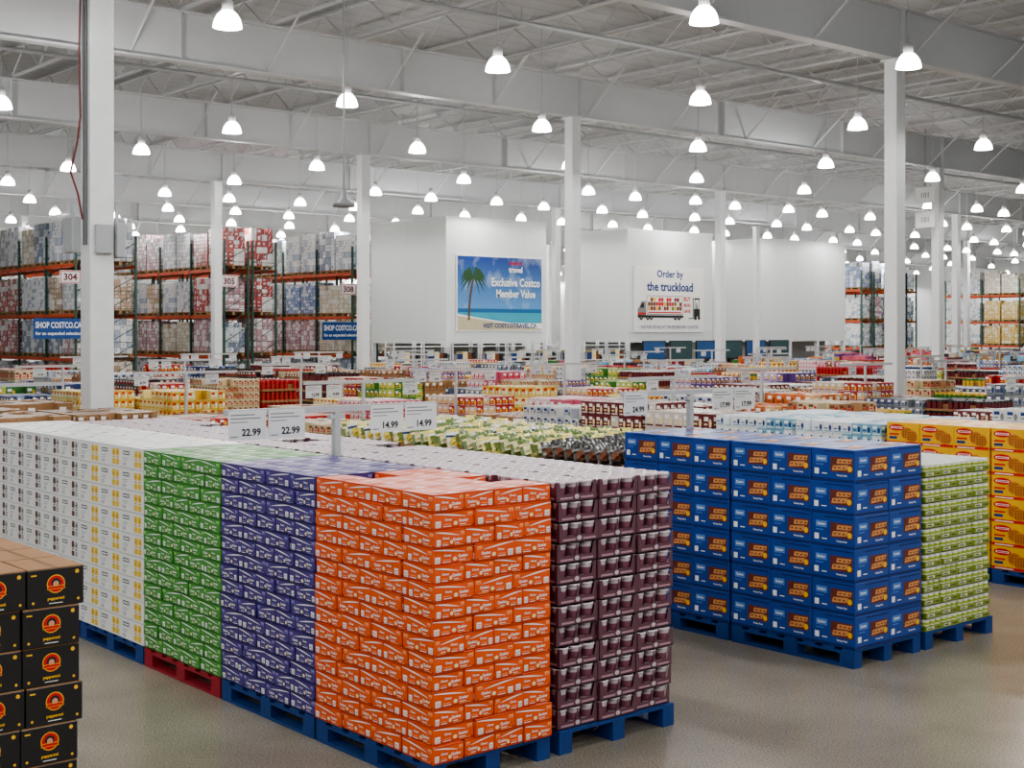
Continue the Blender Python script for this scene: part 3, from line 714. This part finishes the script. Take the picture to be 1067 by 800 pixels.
b.R(F,.04,.8,PW-.04,PH-.04,1,.002); b.R(F,.04,.66,PW-.04,.82,8,.003); b.R(F,.04,.3,PW-.04,.68,2,.004); b.P(F,[(.04,.04),(PW-.04,.04),(PW-.04,.12),(3.0,.24),(2.0,.36),(1,.48),(.04,.6)],3,.006)
b.P(F,[(.04,.56),(1,.44),(2.0,.32),(3.0,.2),(PW-.04,.08),(PW-.04,.13),(3.0,.25),(2.0,.37),(1,.49),(.04,.62)],6,.007)
def trunk(t): return .56+.2*(t/9)**2
for t in range(9):
    a0=trunk(t); a1=trunk(t+1); b.P(F,[(a0-.05,.4+t*.165),(a0+.05,.4+t*.165),(a1+.04,.57+t*.165),(a1-.04,.57+t*.165)],5,.009)
for q,a in enumerate((-60,-35,-15,5,25,48,72,96,120,144,168,190,212,236)):
    aa=math.radians(a); cx,cy=.76,1.94; ln=.64; n=5; U=[];D_=[]
    for t in range(n+1):
        tt=t/n; x=cx+ln*tt*math.cos(aa); y=cy+ln*.85*tt*math.sin(aa)+.12*math.sin(math.pi*tt)-.24*tt*tt; wd=.075*math.sin(math.pi*min(1,tt*.9+.1))
        U.append((x,y+wd)); D_.append((x,y-wd))
    for t in range(n):
        pp=[D_[t],D_[t+1],U[t+1],U[t]]
        if math.cos(aa)<0: pp=pp[::-1]
        b.P(F,pp,4,.010+.0005*q)
b.T(F,'COSTCO',2.75,2.5,.12,9,.02); b.T(F,'travel',2.75,2.27,.22,6,.02)
b.T(F,'Exclusive Costco',2.78,1.8,.32,6,.02,maxw=2.35); b.T(F,'Member Value',2.78,1.38,.3,6,.02,maxw=1.9); b.T(F,'VISIT COSTCOTRAVEL.CA',2.5,.2,.17,7,.012,maxw=2.7)
obj('travel_poster',b.mesh('travel_poster',mats),(29.53,38.15,2.5),label='large beach travel poster with palm tree on white enclosure',cat='poster')
b=MB(); PW,PH=4.15,2.7; b.box(0,PW,0,.03,0,PH,0); mats=[mat('banner_white',(228,227,222)),NAVY,RED,BLACK,GREY,mat('banner_maroon',(130,40,44)),GOLD,BROWN,CREAM,mat('banner_green',(80,120,60))]
b.T(F,'Order by',2.1,2.35,.40,1,.005,maxw=1.9); b.T(F,'the truckload',2.1,1.87,.38,1,.005,maxw=2.9)
b.R(F,.72,.72,2.85,1.5,4,.004); b.R(F,.75,.76,2.82,1.47,0,.005)
rq=random.Random(3)
for a in range(13):
    for c in range(3):
        x=.78+a*.155; yy=.9+c*.18
        if c==2 and a%3==0: continue
        b.P(F,[(x,yy),(x+.14,yy+rq.uniform(-.02,.02)),(x+.15,yy+.15),(x+.01,yy+.16)],rq.choice((2,5,6,7,8,9,2,7)),.006)
b.R(F,.8,.79,2.75,.84,2,.008)
b.P(F,[(.2,.66),(.68,.66),(.68,1.26),(.42,1.26),(.27,1.0),(.2,.96)],4,.005); b.P(F,[(.33,1.0),(.56,1.0),(.56,1.19),(.45,1.19)],3,.006); b.R(F,.2,.6,2.88,.7,3,.005); b.R(F,.2,.72,.68,.8,2,.006)
for cx in (.4,.78,.98,2.4,2.62): b.E(F,cx,.6,.1,.1,3,.007); b.E(F,cx,.6,.04,.04,4,.008)
b.T(F,'BUY',3.13,1.38,.2,2,.005,maxw=.4); b.T(F,'MORE',3.13,1.12,.15,2,.005,maxw=.4); b.T(F,'SAVE',3.13,.88,.15,2,.005,maxw=.4)
b.R(F,3.46,.58,3.51,1.45,3,.005); b.R(F,3.53,.66,3.9,.98,3,.005); b.R(F,3.58,.98,3.61,1.4,3,.005); b.R(F,3.83,.98,3.86,1.4,3,.005); b.R(F,3.55,1.37,3.89,1.43,3,.005); b.R(F,3.2,.56,3.48,.6,3,.005); b.E(F,3.62,.6,.09,.09,3,.006); b.E(F,3.84,.6,.08,.08,3,.006); b.E(F,3.7,1.18,.05,.06,4,.007); b.R(F,3.64,.98,3.78,1.12,4,.007)
b.T(F,'ASK FOR DETAILS AT THE MEMBERSHIP COUNTER',2.1,.22,.13,1,.005,maxw=3.4,bold=False)
obj('truckload_banner',b.mesh('truckload_banner',mats),(38.52,38.15,2.45),label='white banner about ordering by the truckload on enclosure',cat='banner')
b=MB(); b.box(0,.02,-.7,0,0,.5,0); b.box(0,.02,-.7,0,.78,1.28,0); F2=FW(0,0,0); b.T(F2,'101',.35,.25,.18,1,.004); b.T(F2,'101',.35,1.03,.18,1,.004); b.tube((.01,-.35,.5),(.01,-.35,.78),.012,5,1); b.tube((.01,-.35,1.28),(.01,-.35,3.15),.012,5,1)
obj('hanging_number_sign',b.mesh('hanging_number_sign',[CARD,GREY]),(37.7,24.7,5.8),label='pair of small white number signs hanging near column',cat='hanging sign')

# ------------------------------------------------------------ low fixtures below the enclosures
b=MB()
for xx in (0,1.15): 
    for yy in (0,.5): b.box(xx,xx+.04,yy,yy+.04,0,2.15,0)
for z in (.3,.85,1.4,1.95): b.box(0,1.19,0,.54,z,z+.03,0)
for z in (.33,.88,1.43):
    x=.06
    while x<1.0:
        wd=random.uniform(.12,.24); b.box(x,x+wd,.06,.44,z,z+random.uniform(.22,.42),random.choice((1,2,3,3,4,6))); x+=wd+.02
shm=b.mesh('display_shelf',[STEELW,BLACK,NAVY,GREY,BROWN,RED,CREAM])
for k in range(9): obj('display_shelf',shm,(26.2+1.25*k,37.3,0),label='white wire display shelf with dark boxed goods',cat='display shelf',group='display shelves')
SCR=[mat('screen_blue',(40,76,120),.2,emis=.2),mat('screen_green',(50,74,76),.2,emis=.2)]
for k in range(6):
    r=obj('television',None,(38.0+1.55*k,37.2,0),label='flat screen television on black display cabinet',cat='television',group='display televisions')
    b=MB(); b.box(0,1.3,-.05,0,1.35,2.12,0); b.box(.5,.8,-.04,.1,1.2,1.35,0); obj('frame',b.mesh('frame',[BLACK]),parent=r)
    b=MB(); b.R(FS(.04,-.05,1.39),0,0,1.22,.69,0,.004); obj('screen',b.mesh('screen',[SCR[k%2]]),parent=r)
    b=MB(); b.box(0,1.3,0,.5,0,1.2,0); b.R(FS(.05,0,.1),0,0,1.2,1.0,1,.003); obj('cabinet',b.mesh('cabinet',[BLACK,GREY]),parent=r)
